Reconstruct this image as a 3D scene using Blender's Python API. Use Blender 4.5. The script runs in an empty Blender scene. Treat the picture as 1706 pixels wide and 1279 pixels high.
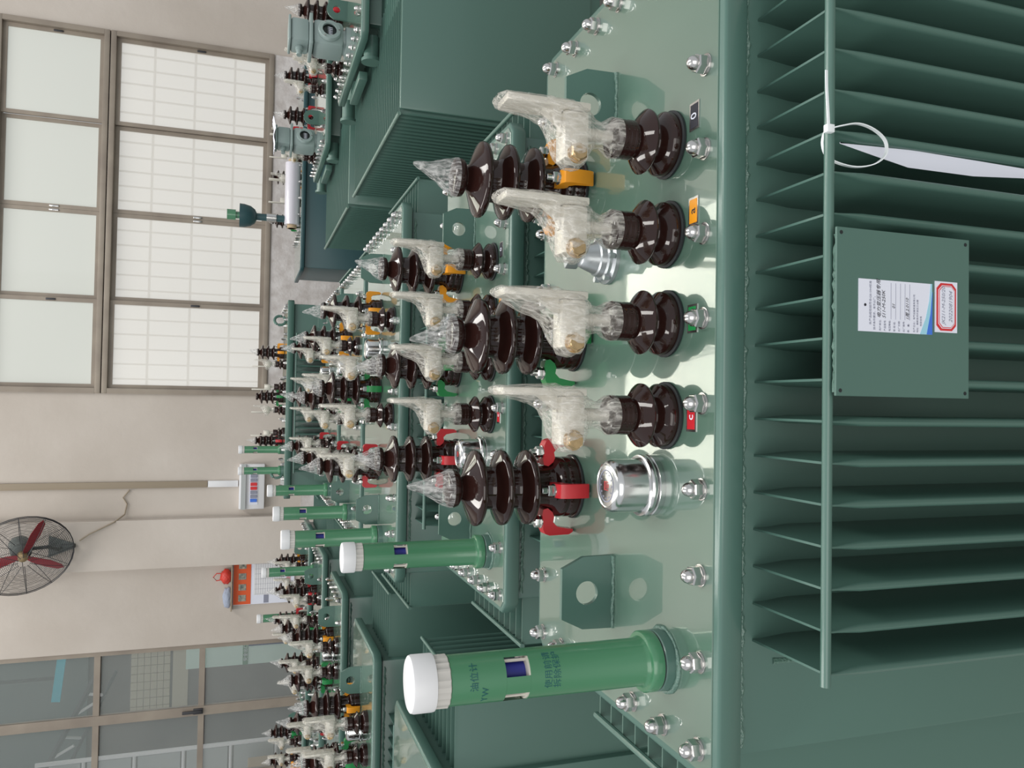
import bpy, bmesh, math, random
from math import pi, sin, cos, radians
from mathutils import Vector, Matrix, noise
random.seed(7)
S = bpy.context.scene
COL = S.collection
# ---------------------------------------------------------------- camera, world, lights, exposure
cam_d = bpy.data.cameras.new('camera'); cam = bpy.data.objects.new('camera', cam_d); COL.objects.link(cam)
cam_d.sensor_fit = 'HORIZONTAL'; cam_d.sensor_width = 36.0; cam_d.lens = 1321.0 / 1706.0 * 36.0
cam_d.clip_start = 0.02; cam_d.clip_end = 200
cam.matrix_world = Matrix(((0.01635987, 0.99958504, -0.02370875, 0), (-0.32112253, -0.01720299, -0.9468814, 0),
                           (-0.94689634, 0.02310427, 0.32070784, 1.65), (0, 0, 0, 1)))
S.camera = cam
W = bpy.data.worlds.new('world'); S.world = W; W.use_nodes = True
bg = W.node_tree.nodes['Background']; bg.inputs[0].default_value = (0.93, 0.97, 1.0, 1); bg.inputs[1].default_value = 0.62
S.view_settings.view_transform = 'Standard'; S.view_settings.look = 'None'; S.view_settings.gamma = 1
S.view_settings.use_curve_mapping = False; S.view_settings.exposure = 0.0
def area(name, loc, rot, sx, sy, power, color=(1, .97, .92)):
    l = bpy.data.lights.new(name, 'AREA'); l.shape = 'RECTANGLE'; l.size = sx; l.size_y = sy; l.energy = power; l.color = color
    o = bpy.data.objects.new(name, l); COL.objects.link(o); o.location = loc; o.rotation_euler = rot; return o
# unseen strip lamps added overhead against flat light and for porcelain highlights
area('overhead_fill', (-2.6, 3.5, 7.6), (0, 0, 0), 1.0, 9.0, 330)
area('overhead_fill', (2.8, 3.5, 7.6), (0, 0, 0), 1.0, 9.0, 330)
# unseen fill lamp added behind the camera for mild shading
area('rear_fill', (-1.5, -5.0, 3.2), (radians(80), 0, 0), 5.0, 4.5, 190)

# ---------------------------------------------------------------- materials
def mat(name, col, rough=.5, metal=0.0, coat=0.0, coat_r=.08, bump=None, var=None, emis=None, emis_s=0, alpha=1, spec=.5):
    m = bpy.data.materials.new(name); m.use_nodes = True; nt = m.node_tree; b = nt.nodes['Principled BSDF']
    b.inputs['Base Color'].default_value = (*col, 1); b.inputs['Roughness'].default_value = rough; b.inputs['Metallic'].default_value = metal
    b.inputs['Coat Weight'].default_value = coat; b.inputs['Coat Roughness'].default_value = coat_r
    b.inputs['Specular IOR Level'].default_value = spec
    tc = nt.nodes.new('ShaderNodeTexCoord')
    if var:   # (scale, second colour, amount)
        n = nt.nodes.new('ShaderNodeTexNoise'); n.inputs['Scale'].default_value = var[0]; n.inputs['Detail'].default_value = 5
        nt.links.new(tc.outputs['Object'], n.inputs['Vector'])
        r = nt.nodes.new('ShaderNodeValToRGB'); r.color_ramp.elements[0].position = .35; r.color_ramp.elements[1].position = .68
        r.color_ramp.elements[0].color = (*col, 1); r.color_ramp.elements[1].color = (*var[1], 1)
        nt.links.new(n.outputs['Fac'], r.inputs[0]); nt.links.new(r.outputs[0], b.inputs['Base Color'])
    if bump:  # (scale, strength, distance)
        n = nt.nodes.new('ShaderNodeTexNoise'); n.inputs['Scale'].default_value = bump[0]; n.inputs['Detail'].default_value = 3
        nt.links.new(tc.outputs['Object'], n.inputs['Vector'])
        u = nt.nodes.new('ShaderNodeBump'); u.inputs['Strength'].default_value = bump[1]; u.inputs['Distance'].default_value = bump[2]
        nt.links.new(n.outputs['Fac'], u.inputs['Height']); nt.links.new(u.outputs[0], b.inputs['Normal'])
        if coat: nt.links.new(u.outputs[0], b.inputs['Coat Normal'])
    if emis:
        b.inputs['Emission Color'].default_value = (*emis, 1); b.inputs['Emission Strength'].default_value = emis_s
    return m
PAINT = (0.074, 0.154, 0.127)
M_paint = mat('green_paint', PAINT, .42, coat=.35, coat_r=.16, bump=(55, .05, .002))
M_lid = mat('green_paint_glossy', (0.088, 0.165, 0.125), .3, coat=1.0, coat_r=.03, bump=(16, .035, .002), spec=.8)
M_lid.node_tree.nodes['Principled BSDF'].inputs['Coat IOR'].default_value = 1.75
M_weld = mat('weld_paint', (0.11, 0.21, 0.17), .3, coat=.6, bump=(300, .8, .003))
M_teal = mat('dark_teal_paint', (0.024, 0.075, 0.085), .5, coat=.2, coat_r=.25)
M_black = mat('dark_rubber', (0.012, 0.016, 0.018), .6)
M_porc = mat('brown_porcelain', (0.021, 0.0078, 0.0064), .055, bump=(40, .03, .002))
M_steel = mat('stainless_steel', (0.62, 0.61, 0.60), .22, metal=1.0, bump=(120, .08, .001))
M_polish = mat('polished_aluminium', (0.70, 0.70, 0.70), .2, metal=1.0, bump=(9, .05, .003))
M_cast = mat('cast_aluminium', (0.52, 0.55, 0.57), .38, metal=.7, bump=(90, .2, .002))
M_zinc = mat('tinned_copper', (0.66, 0.63, 0.56), .35, metal=.25, bump=(80, .1, .001))
M_brass = mat('yellow_passivated_bolt', (0.55, 0.40, 0.22), .3, metal=.8, bump=(160,.3,.002))
M_red = mat('red_cover', (0.52, 0.018, 0.028), .32)
M_yel = mat('yellow_cover', (0.85, 0.33, 0.012), .32)
M_grn = mat('green_cover', (0.010, 0.22, 0.055), .32)
M_tube = mat('bright_green_enamel', (0.060, 0.212, 0.108), .3, coat=.5, coat_r=.1, bump=(20, .03, .002))
M_white = mat('white_plastic', (0.74, 0.74, 0.76), .4)
M_clear = mat('ribbed_clear_plastic', (0.55, 0.53, 0.50), .25)
M_blue = mat('blue_float', (0.022, 0.028, 0.23), .45)
M_grey = mat('grey_relay_enamel', (0.27, 0.34, 0.33), .38, coat=.3)
M_dial = mat('dial_black', (0.015, 0.02, 0.02), .3)
M_plast = mat('painted_plaster', (0.50, 0.445, 0.395), .9, var=(.9, (0.58, 0.525, 0.475)), bump=(14, .25, .01))
M_plast2 = mat('cracked_whitewash', (0.50, 0.46, 0.44), .9, var=(9, (0.68, 0.65, 0.64)), bump=(40, .4, .01))
M_frame = mat('aged_aluminium_frame', (0.31, 0.265, 0.215), .5, metal=.15, var=(3, (0.24, 0.20, 0.165)))
M_trunk = mat('beige_trunking', (0.33, 0.27, 0.20), .7)
M_floor = mat('concrete_floor', (0.20, 0.20, 0.18), .6, var=(2, (0.26, 0.25, 0.23)), bump=(30, .1, .005))
M_paper = mat('white_paper', (0.74, 0.76, 0.86), .7)
M_ink = mat('black_ink', (0.02, 0.02, 0.03), .7)
M_inkg = mat('grey_print', (0.25, 0.26, 0.33), .7)
M_inkt = mat('dark_green_print', (0.012, 0.10, 0.10), .6)
M_stred = mat('red_print', (0.62, 0.03, 0.035), .6)
M_stblue = mat('blue_print', (0.05, 0.17, 0.66), .6)
M_stcyan = mat('pale_blue_print', (0.33, 0.62, 0.74), .6)
M_orange = mat('orange_print', (0.72, 0.10, 0.02), .6)
M_photo = mat('photo_print', (0.10, 0.12, 0.12), .6, var=(25, (.5, .45, .35)))
M_cage = mat('dark_wire', (0.05, 0.05, 0.055), .45, metal=.4)
M_blade = mat('red_fan_blade', (0.30, 0.02, 0.03), .4)
M_mot = mat('fan_motor_grey', (0.13, 0.15, 0.145), .5)
M_tie = mat('nylon_tie', (0.80, 0.84, 0.86), .3)
M_concr = mat('grey_outdoor_render', (0.17, 0.155, 0.15), .9, var=(1.2, (.23, .21, .20)))
M_tile = mat('cream_tile', (0.55, 0.50, 0.40), .7)
M_dkwall = mat('dark_teal_sheet', (0.07, 0.10, 0.10), .6, var=(.8, (.11, .13, .125)))
M_cyan = mat('cyan_roof_sheet', (0.02, 0.50, 0.66), .5)
M_palem = mat('pale_mint_panel', (0.62, 0.80, 0.74), .6)
M_bluedk = mat('navy_panel', (0.03, 0.04, 0.16), .5)
M_grmetal = mat('galvanised_steel', (0.42, 0.44, 0.44), .5, metal=.3)
M_cloth = mat('blue_grey_cloth', (0.36, 0.40, 0.50), .9, bump=(60, .5, .01))
M_bag = mat('red_plastic_bag', (0.60, 0.045, 0.03), .35, bump=(40, .6, .01))
M_card = mat('cardboard', (0.45, 0.34, 0.22), .8)

def film_mat(name, lo, hi, col, scale=38):
    m = bpy.data.materials.new(name); m.use_nodes = True; nt = m.node_tree; N = nt.nodes; L = nt.links
    b = N['Principled BSDF']; out = N['Material Output']
    b.inputs['Base Color'].default_value = (*col, 1); b.inputs['Roughness'].default_value = .07; b.inputs['Specular IOR Level'].default_value = 1.0
    tc = N.new('ShaderNodeTexCoord'); mp = N.new('ShaderNodeMapping'); L.new(tc.outputs['Object'], mp.inputs[0])
    mp.inputs['Rotation'].default_value = (.5, .7, .3); mp.inputs['Scale'].default_value = (2.6, 2.6, .7)
    n = N.new('ShaderNodeTexNoise'); n.inputs['Scale'].default_value = scale; n.inputs['Detail'].default_value = 5; n.inputs['Distortion'].default_value = 1.2
    L.new(mp.outputs[0], n.inputs['Vector'])
    v = N.new('ShaderNodeTexVoronoi'); v.feature = 'DISTANCE_TO_EDGE'; v.inputs['Scale'].default_value = scale * 1.3; L.new(mp.outputs[0], v.inputs['Vector'])
    mx = N.new('ShaderNodeMath'); mx.operation = 'MULTIPLY_ADD'; L.new(v.outputs[0], mx.inputs[0]); mx.inputs[1].default_value = -.6; L.new(n.outputs[0], mx.inputs[2])
    bu = N.new('ShaderNodeBump'); bu.inputs['Strength'].default_value = 1.0; bu.inputs['Distance'].default_value = .005
    L.new(mx.outputs[0], bu.inputs['Height']); L.new(bu.outputs[0], b.inputs['Normal'])
    r = N.new('ShaderNodeMapRange'); r.inputs[1].default_value = .3; r.inputs[2].default_value = .62; r.inputs[3].default_value = lo; r.inputs[4].default_value = hi
    L.new(mx.outputs[0], r.inputs[0])
    t = N.new('ShaderNodeBsdfTransparent'); s = N.new('ShaderNodeMixShader')
    L.new(r.outputs[0], s.inputs[0]); L.new(t.outputs[0], s.inputs[1]); L.new(b.outputs[0], s.inputs[2]); L.new(s.outputs[0], out.inputs[0])
    return m
M_film = film_mat('stretch_film', .12, .62, (0.78, 0.75, 0.69))
M_filmc = film_mat('clear_film', .08, .58, (0.74, 0.73, 0.72), 40)
M_roll = mat('film_roll', (0.62, 0.60, 0.66), .18, coat=.6, bump=(25, .1, .004))
def mix_mat(name, col, fac, emis=None, rough=.2):
    m = bpy.data.materials.new(name); m.use_nodes = True; nt = m.node_tree; N = nt.nodes; L = nt.links
    b = N['Principled BSDF']; b.inputs['Base Color'].default_value = (*col, 1); b.inputs['Roughness'].default_value = rough
    if emis: b.inputs['Emission Color'].default_value = (*col, 1); b.inputs['Emission Strength'].default_value = emis
    t = N.new('ShaderNodeBsdfTransparent'); s = N.new('ShaderNodeMixShader'); s.inputs[0].default_value = fac
    L.new(t.outputs[0], s.inputs[1]); L.new(b.outputs[0], s.inputs[2]); L.new(s.outputs[0], N['Material Output'].inputs[0]); return m
M_pane = mix_mat('frosted_daylit_glass', (0.50, 0.51, 0.475), .85, emis=.42)
M_sky = mix_mat('clear_daylit_glass', (0.95, 0.95, 0.85), .9, emis=3.2)
M_panel = mix_mat('papered_daylit_glass', (0.62, 0.60, 0.56), .58, emis=.42)
M_glass = mix_mat('clear_glass', (0.55, 0.60, 0.58), .16, rough=.05)

# ---------------------------------------------------------------- mesh helpers
class MB:
    def __init__(s): s.v = []; s.f = []
    def add(s, v, f, M=None):
        o = len(s.v); s.v += [tuple(M @ Vector(p)) if M else tuple(p) for p in v]; s.f += [tuple(i + o for i in q) for q in f]; return s
    def box(s, x0, x1, y0, y1, z0, z1, b=0, M=None):
        if b <= 0:
            return s.add([(x0,y0,z0),(x1,y0,z0),(x1,y1,z0),(x0,y1,z0),(x0,y0,z1),(x1,y0,z1),(x1,y1,z1),(x0,y1,z1)],
                         [(0,3,2,1),(4,5,6,7),(0,1,5,4),(1,2,6,5),(2,3,7,6),(3,0,4,7)], M)
        bm = bmesh.new(); vs = [bm.verts.new(p) for p in [(x0,y0,z0),(x1,y0,z0),(x1,y1,z0),(x0,y1,z0),(x0,y0,z1),(x1,y0,z1),(x1,y1,z1),(x0,y1,z1)]]
        for q in [(0,3,2,1),(4,5,6,7),(0,1,5,4),(1,2,6,5),(2,3,7,6),(3,0,4,7)]: bm.faces.new([vs[i] for i in q])
        bmesh.ops.bevel(bm, geom=list(bm.edges), offset=b, segments=2, profile=.5, affect='EDGES')
        bm.verts.index_update(); v = [tuple(x.co) for x in bm.verts]; f = [tuple(x.index for x in q.verts) for q in bm.faces]; bm.free()
        return s.add(v, f, M)
    def lathe(s, prof, n=24, M=None, cap=True, a0=0, a1=2 * pi, rf=None):
        full = abs(a1 - a0 - 2 * pi) < 1e-6; k = n if full else n + 1
        v = []
        for (r, z) in prof:
            for i in range(k):
                a = a0 + (a1 - a0) * i / n; rr = r * (rf(a, z) if rf else 1)
                v.append((rr * cos(a), rr * sin(a), z))
        f = []
        for j in range(len(prof) - 1):
            for i in range(n):
                i2 = (i + 1) % k; f.append((j*k+i, j*k+i2, (j+1)*k+i2, (j+1)*k+i))
        if cap and full:
            f.append(tuple(range(k - 1, -1, -1))); f.append(tuple((len(prof)-1)*k + i for i in range(k)))
        return s.add(v, f, M)
    def prism(s, pts, t0, t1, M=None):   # polygon in (x,z), extruded along y
        n = len(pts); v = [(p[0], t0, p[1]) for p in pts] + [(p[0], t1, p[1]) for p in pts]
        f = [tuple(range(n)), tuple(range(2*n-1, n-1, -1))] + [(i, i + n, (i+1) % n + n, (i+1) % n) for i in range(n)]
        return s.add(v, f, M)
    def tube(s, path, r, n=8, jit=0):
        path = [Vector(p) for p in path]; rings = []
        for i, p in enumerate(path):
            t = (path[min(i+1, len(path)-1)] - path[max(i-1, 0)]).normalized()
            a = Vector((0, 0, 1)) if abs(t.z) < .9 else Vector((1, 0, 0)); u = t.cross(a).normalized(); w = t.cross(u)
            rr = r * (1 + random.uniform(-jit, jit)) if jit else r
            rings.append([tuple(p + u * (rr * cos(2*pi*k/n)) + w * (rr * sin(2*pi*k/n))) for k in range(n)])
        v = [q for g in rings for q in g]; f = []
        for j in range(len(path) - 1):
            for k in range(n): f.append((j*n+k, j*n+(k+1) % n, (j+1)*n+(k+1) % n, (j+1)*n+k))
        f.append(tuple(range(n-1, -1, -1))); f.append(tuple((len(path)-1)*n + k for k in range(n)))
        return s.add(v, f)
    def mesh(s, name, m, sm=35):
        me = bpy.data.meshes.new(name); me.from_pydata(s.v, [], s.f); me.validate()
        bm = bmesh.new(); bm.from_mesh(me); bmesh.ops.recalc_face_normals(bm, faces=bm.faces[:]); bm.to_mesh(me); bm.free()
        if sm:
            me.shade_smooth(); me.set_sharp_from_angle(angle=radians(sm))
        me.materials.append(m); return me
def link(name, me, parent=None, loc=(0, 0, 0), rot=(0, 0, 0), label=None, **kw):
    o = bpy.data.objects.new(name, me); COL.objects.link(o); o.parent = parent; o.location = loc; o.rotation_euler = rot
    if label: o['label'] = label
    for k, v in kw.items(): o[k] = v
    return o
def thing(name, label, cat, loc=(0, 0, 0), rot=(0, 0, 0), group=None):
    o = link(name, None, None, loc, rot, label, category=cat)
    if group: o['group'] = group
    return o
CACHE = {}
def cached(key, fn):
    if key not in CACHE: CACHE[key] = fn()
    return CACHE[key]
def textmesh(txt, size, m, italic=0, ext=.0002, align='LEFT'):
    c = bpy.data.curves.new('text', 'FONT'); c.body = txt; c.size = size; c.extrude = ext; c.shear = italic; c.align_x = align; c.resolution_u = 2
    o = bpy.data.objects.new('text', c); COL.objects.link(o); bpy.context.view_layer.update()
    dg = bpy.context.evaluated_depsgraph_get(); me = bpy.data.meshes.new_from_object(o.evaluated_get(dg)); me.materials.clear(); me.materials.append(m)
    bpy.data.objects.remove(o); bpy.data.curves.remove(c); return me
def holed_plate(outer, hc, hr, t, n=24):
    # plate in xz with round hole, thickness t along y
    bm = bmesh.new(); ov = [bm.verts.new((p[0], 0, p[1])) for p in outer]; iv = [bm.verts.new((hc[0] + hr*cos(2*pi*i/n), 0, hc[1] + hr*sin(2*pi*i/n))) for i in range(n)]
    es = [bm.edges.new((ov[i], ov[(i+1) % len(ov)])) for i in range(len(ov))] + [bm.edges.new((iv[i], iv[(i+1) % n])) for i in range(n)]
    bmesh.ops.triangle_fill(bm, use_beauty=True, use_dissolve=False, edges=es)
    r = bmesh.ops.extrude_face_region(bm, geom=bm.faces[:]); bmesh.ops.translate(bm, vec=(0, t, 0), verts=[g for g in r['geom'] if isinstance(g, bmesh.types.BMVert)])
    bmesh.ops.recalc_face_normals(bm, faces=bm.faces[:]); bm.verts.index_update()
    mb = MB(); mb.add([tuple(v.co) for v in bm.verts], [tuple(v.index for v in f.verts) for f in bm.faces]); bm.free(); return mb

# ---------------------------------------------------------------- small components (meshes)
def m_nut():
    b = MB(); b.lathe([(.0142,0),(.0142,.0018),(.0125,.0020),(.0125,.0036)], 20)
    b.lathe([(.0120,.0036),(.0128,.0050),(.0128,.0140),(.0114,.0158)], 6, cap=True)
    b.lathe([(.0094,.0156),(.0092,.0195),(.0078,.0232),(.0052,.0262),(.0022,.0275)], 16); return b.mesh('dome_nut', M_steel, 30)
def m_nut_far():
    b = MB(); b.lathe([(.0148,0),(.0148,.003),(.0124,.0036),(.0122,.0145),(.0090,.0150),(.0078,.0232),(.0022,.0275)], 8); return b.mesh('dome_nut', M_steel, 30)
LVP = [(.0440,0),(.0445,.002),(.0440,.004),(.0425,.0045),(.0432,.008),(.0432,.0155),(.0405,.0185),(.0285,.0265),(.0262,.0290),(.0262,.0315),(.0290,.0335),(.0405,.0365),(.0432,.0385),(.0435,.0410),(.0415,.0430),(.0290,.0525),(.0225,.0550),(.0225,.0575),(.0262,.0600),(.0265,.0635),(.0258,.0655),(.0265,.068),(.0258,.070),(.0262,.074),(.0262,.0870),(.0245,.0890),(.012,.0895)]
HVP = [(0.0530,0.0000),(0.0540,0.0030),(0.0535,0.0060),(0.0515,0.0065),(0.0520,0.0120),(0.0520,0.0200),(0.0505,0.0230),(0.0520,0.0260),(0.0518,0.0340),(0.0490,0.0385),(0.0400,0.0430),(0.0375,0.0470),(0.0355,0.0560),(0.0355,0.0760),(0.0360,0.0760),(0.0400,0.0785),(0.0560,0.0805),(0.0600,0.0808),(0.0628,0.0830),(0.0638,0.0870),(0.0628,0.0906),(0.0600,0.0928),(0.0560,0.0942),(0.0440,0.1000),(0.0375,0.1035),(0.0360,0.1075),(0.0360,0.1210),(0.0400,0.1235),(0.0560,0.1255),(0.0600,0.1258),(0.0628,0.1280),(0.0638,0.1320),(0.0628,0.1356),(0.0600,0.1378),(0.0560,0.1392),(0.0440,0.1450),(0.0375,0.1485),(0.0360,0.1525),(0.0360,0.1670),(0.0400,0.1695),(0.0560,0.1715),(0.0600,0.1718),(0.0628,0.1740),(0.0638,0.1780),(0.0628,0.1816),(0.0600,0.1838),(0.0560,0.1852),(0.0400,0.1920),(0.0240,0.1985),(0.0190,0.2030),(0.0195,0.2060),(0.0270,0.2072),(0.0308,0.2100),(0.0318,0.2150),(0.0316,0.2200),(0.0300,0.2245),(0.0250,0.2265),(0.0100,0.2270)]
def m_lv(n=32): return MB().lathe(LVP, n).mesh('low_voltage_bushing', M_porc, 50)
def m_hv(n=40): return MB().lathe(HVP, n, rf=lambda a, z: 1 + (.012 * sin(10*a) if .05 < z < .077 else 0)).mesh('high_voltage_bushing', M_porc, 50)
def m_gask(r): return MB().lathe([(r,0),(r+.0022,.001),(r+.0022,.004),(r,.005)], 32).mesh('gasket_or_gap_band', M_black)
def m_clamp(m):
    pts = [(.036,.050),(.038,.058),(.047,.060),(.056,.058),(.072,.058),(.080,.054),(.083,.046),(.082,.010),(.078,.003),(.073,.003),(.072,.012),(.068,.032),(.060,.040),(.050,.038),(.043,.041)]
    b = MB(); b.prism(pts, -.0115, .0115)
    me = b.mesh('clamp', m, 40); return me
def m_stud():
    b = MB(); b.lathe([(.0115,.058),(.0115,.060),(.0095,.0605)], 14, Matrix.Translation((.060,0,0)))
    b.lathe([(.0092,.0605),(.0100,.062),(.0100,.069),(.0090,.0705)], 6, Matrix.Translation((.060,0,0)))
    b.lathe([(.0052,.070),(.0052,.079),(.0042,.0805)], 10, Matrix.Translation((.060,0,0))); return b.mesh('clamp_nut', M_steel, 30)
def m_hvfilm(seed, tip=(.0, 0)):
    lv = [(.2185,.0325),(.2230,.0320),(.2275,.0305),(.231,.0290),(.236,.0262),(.243,.0222),(.252,.0180),(.261,.0140),(.270,.0105),(.279,.0078),(.287,.0052),(.293,.0022)]
    n = 28; v = []
    for j, (z, r) in enumerate(lv):
        t = max(0, (z - .232) / .06)
        for i in range(n):
            a = 2*pi*i/n; k = 1 + (.12 if z > .233 else .02) * noise.noise(Vector((2.2*cos(a)+seed, 2.2*sin(a), z*60)))*1.5 + (.06*sin(5*a+seed) if z > .236 else 0)
            v.append((r*k*cos(a) + tip[0]*t, r*k*sin(a) + tip[1]*t, z))
    f = [(j*n+i, j*n+(i+1) % n, (j+1)*n+(i+1) % n, (j+1)*n+i) for j in range(len(lv)-1) for i in range(n)]; f.append(tuple((len(lv)-1)*n + i for i in range(n)))
    return MB().add(v, f).mesh('plastic_wrap', M_filmc, 60)
LVL = [(.0800,-.0270,.0270,.0270),(.0855,-.0272,.0272,.0272),(.0905,-.0262,.0262,.0262),(.097,-.0225,.0225,.0225),(.106,-.0170,.0180,.0165),(.116,-.0190,.0205,.0180),(.124,-.0320,.0260,.0230),(.133,-.0465,.0330,.0325),(.145,-.0500,.0370,.0340),(.157,-.0475,.0380,.0330),(.167,-.0340,.0390,.0290),(.176,-.0100,.0395,.0280),(.185,.0060,.0395,.0275),(.198,.0150,.0390,.0270),(.214,.0190,.0380,.0270),(.234,.0215,.0370,.0280),(.245,.0235,.0370,.0260),(.252,.0270,.0340,.0140)]
def m_lvfilm(seed, web=0.0):
    lv = []
    for a, b in zip(LVL[:-1], LVL[1:]):
        for k in (0, .5): lv.append(tuple(a[i]*(1-k) + b[i]*k for i in range(4)))
    lv.append(LVL[-1]); n = 30; v = []
    for z, xl, xr, ry in lv:
        xl = xl - web * max(0, sin(pi * min(1, max(0, (z - .165) / .075)))) * .02
        cx, rx = (xl+xr)/2, (xr-xl)/2
        for i in range(n):
            a = 2*pi*i/n; c, s = cos(a), sin(a); e = .75 if z > .12 else 1
            px = math.copysign(abs(c)**e, c); py = math.copysign(abs(s)**e, s)
            amp = .0 if z < .088 else (.10 if z < .12 else .11)
            k = 1 + amp * (noise.noise(Vector((px*1.8+seed*7.3, py*1.8, z*55))) + .5*noise.noise(Vector((px*4+seed, py*4, z*120))))
            v.append((cx + rx*px*k, ry*py*k, z + (0 if z < .085 else .002*noise.noise(Vector((px*3, py*3, z*80+seed))))))
    f = [(j*n+i, j*n+(i+1) % n, (j+1)*n+(i+1) % n, (j+1)*n+i) for j in range(len(lv)-1) for i in range(n)]; f.append(tuple((len(lv)-1)*n + i for i in range(n)))
    return MB().add(v, f).mesh('plastic_wrap', M_film, 70)
def m_term():
    b = MB(); b.lathe([(.0085,.088),(.0085,.165)], 12)                       # threaded stem
    b.box(-.040,.024,-.017,.017,.128,.163,.004)                             # clamping block
    b.box(.024,.034,-.022,.022,.128,.243,.002)                              # upright flat bar
    b.prism([(.024,.163),(.024,.190),(.004,.163)], -.006, .006); return b.mesh('terminal_clamp', M_zinc, 35)
def m_tbolt():
    R = Matrix.Translation((-.033,-.017,.1455)) @ Matrix.Rotation(pi/2, 4, 'X')
    b = MB(); b.lathe([(.0135,0),(.0135,.002)], 18, R); b.lathe([(.0118,.002),(.0124,.0035),(.0124,.0085),(.0105,.0105)], 6, R)
    b.lathe([(.0098,.0100),(.0094,.0118)], 16, R)
    R2 = Matrix.Translation((.008,-.017,.1455)) @ Matrix.Rotation(pi/2, 4, 'X')
    return b.mesh('terminal_bolt', M_brass, 30)
def m_barterm():
    b = MB(); b.lathe([(.008,.088),(.008,.150)], 10); b.box(-.020,.020,-.022,.022,.118,.165,.003); b.box(-.026,-.018,-.020,.020,.115,.265,.0015)
    b.lathe([(.012,.150),(.012,.160)], 6); return b.mesh('terminal_bar', M_zinc, 35)
def m_cup():
    b = MB().lathe([(.0430,0),(.0432,.008),(.0415,.0095),(.0385,.010),(.0385,.0120),(.0425,.0125),(.0440,.0155),(.0440,.0180),(.0425,.0205),(.0385,.0215),(.0372,.0230),(.0368,.060),(.0360,.0650),(.0335,.0692),(.0300,.0705),(.0285,.0698),(.0280,.0700),(.001,.0700)], 48)
    return b.mesh('relief_valve', M_polish, 40)
def pole_meshes():
    d = {}
    d['socket'] = MB().lathe([(.040,0),(.0402,.016),(.0385,.0175)], 36).mesh('socket', M_paint)
    d['seal'] = MB().lathe([(.0388,.0175),(.0388,.0195)], 36).mesh('seal', M_black)
    b = MB(); b.lathe([(.0395,.0195),(.0400,.021),(.0400,.0350),(.0385,.0368),(.0335,.0372),(.0322,.0400),(.0312,.0430),(.0308,.2060),(.0295,.2062),(.0285,.2062)], 40, cap=False)
    b.lathe([(.0285,.2380),(.0295,.2380),(.0308,.2382),(.0305,.3080),(.0290,.3090),(.020,.3090)], 40, cap=False)
    for k in range(4):
        a = radians(-90 - 33) + k * pi/2; b.lathe([(.0284,.2061),(.0308,.2061),(.0308,.2381),(.0284,.2381)], 6, None, False, a, a + radians(42))
    d['tube'] = b.mesh('tube', M_tube, 40)
    b = MB(); b.lathe([(.0195,.200),(.0195,.2265)], 24); b.lathe([(.0195,.2265),(.0195,.245)], 24); d['float'] = b.mesh('float', M_blue)
    b = MB()
    for x, y in ((-.021,-.014),(.021,-.014),(-.024,.008),(.024,.008),(-.024,-.006),(.026,-.002)): b.tube([(x,y,.195),(x,y,.25)], .0022, 6)
    b.lathe([(.0302,.2061),(.0302,.2082),(.0290,.2086)], 32); d['rods'] = b.mesh('guide_rods', M_zinc)
    d['collar'] = MB().lathe([(.0300,.3088),(.0315,.3100),(.0312,.3260),(.0305,.3270)], 72, rf=lambda a, z: 1 + .02*math.copysign(1, sin(18*a))).mesh('ribbed_collar', M_clear, 20)
    d['cap'] = MB().lathe([(.0318,.3262),(.0342,.3270),(.0346,.3300),(.0346,.3520),(.0335,.3555),(.0310,.3570),(.012,.3574),(.002,.3574)], 40).mesh('cap', M_white, 40)
    return d
def m_tap():
    b = MB(); b.lathe([(.040,0),(.040,.006),(.034,.009),(.034,.014),(.030,.016),(.028,.024),(.025,.026),(.020,.040),(.016,.050),(.013,.052)], 28)
    for k in range(6): b.lathe([(.005,.008),(.005,.017)], 6, Matrix.Translation((.036*cos(k*pi/3), .036*sin(k*pi/3), 0)))
    b.box(-.007,.007,-.024,.024,.048,.070,.003); b.lathe([(.008,.050),(.008,.076)], 10); return b.mesh('tap_changer', M_cast, 35)
def m_lug(w=.056, h=.086):
    return holed_plate([(-w,0),(w,0),(w*.98,h*.60),(w*.68,h),(-w*.68,h),(-w*.98,h*.60)], (0, h*.52), .0180, .008).mesh('lifting_lug', M_paint, 30)
def m_roundlug():
    o = [(-.05,0),(.05,0)] + [(.05*cos(a), .05 + .05*sin(a)) for a in [i*pi/14 for i in range(15)]]
    return holed_plate(o, (0,.052), .018, .012).mesh('lifting_lug', M_paint, 30)
def m_weld(L):
    n = max(6, int(L/.006)); return MB().tube([(L*(i/n-.5), random.uniform(-.0012,.0012), random.uniform(-.0008,.001)) for i in range(n+1)], .0035, 6, .35).mesh('weld_bead', M_weld, 60)
def m_fin(depth, H, th=.0105):
    # pressed fin: thin sealed edge on top, opens to a rounded hollow below; root at y=0, tip at y=-depth; top z=0
    zs = [(0,.0028),(-.014,.0032),(-.05,th),(-H+.06,th),(-H,.003)]; b = MB(); v = []; f = []
    for z, t in zs:
        h = t/2; v += [(-h,0,z),(-h,-depth+h*1.2,z),(-h*.6,-depth+h*.3,z),(0,-depth,z),(h*.6,-depth+h*.3,z),(h,-depth+h*1.2,z),(h,0,z)]
    for j in range(len(zs)-1):
        for i in range(6): f.append((j*7+i, j*7+i+1, (j+1)*7+i+1, (j+1)*7+i))
    f.append(tuple(range(7))); f.append(tuple(range(34, 27, -1)))
    return b.add(v, f).mesh('fin', M_paint, 40)
def m_fin_join(depth, H, cnt, pitch):
    src = cached(('fin', depth, H), lambda: m_fin(depth, H)); b = MB()
    vs = [tuple(v.co) for v in src.vertices]; fs = [tuple(p.vertices) for p in src.polygons]
    for k in range(cnt): b.add(vs, fs, Matrix.Translation((k*pitch, 0, 0)))
    return b.mesh('fins', M_paint, 40)

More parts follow.
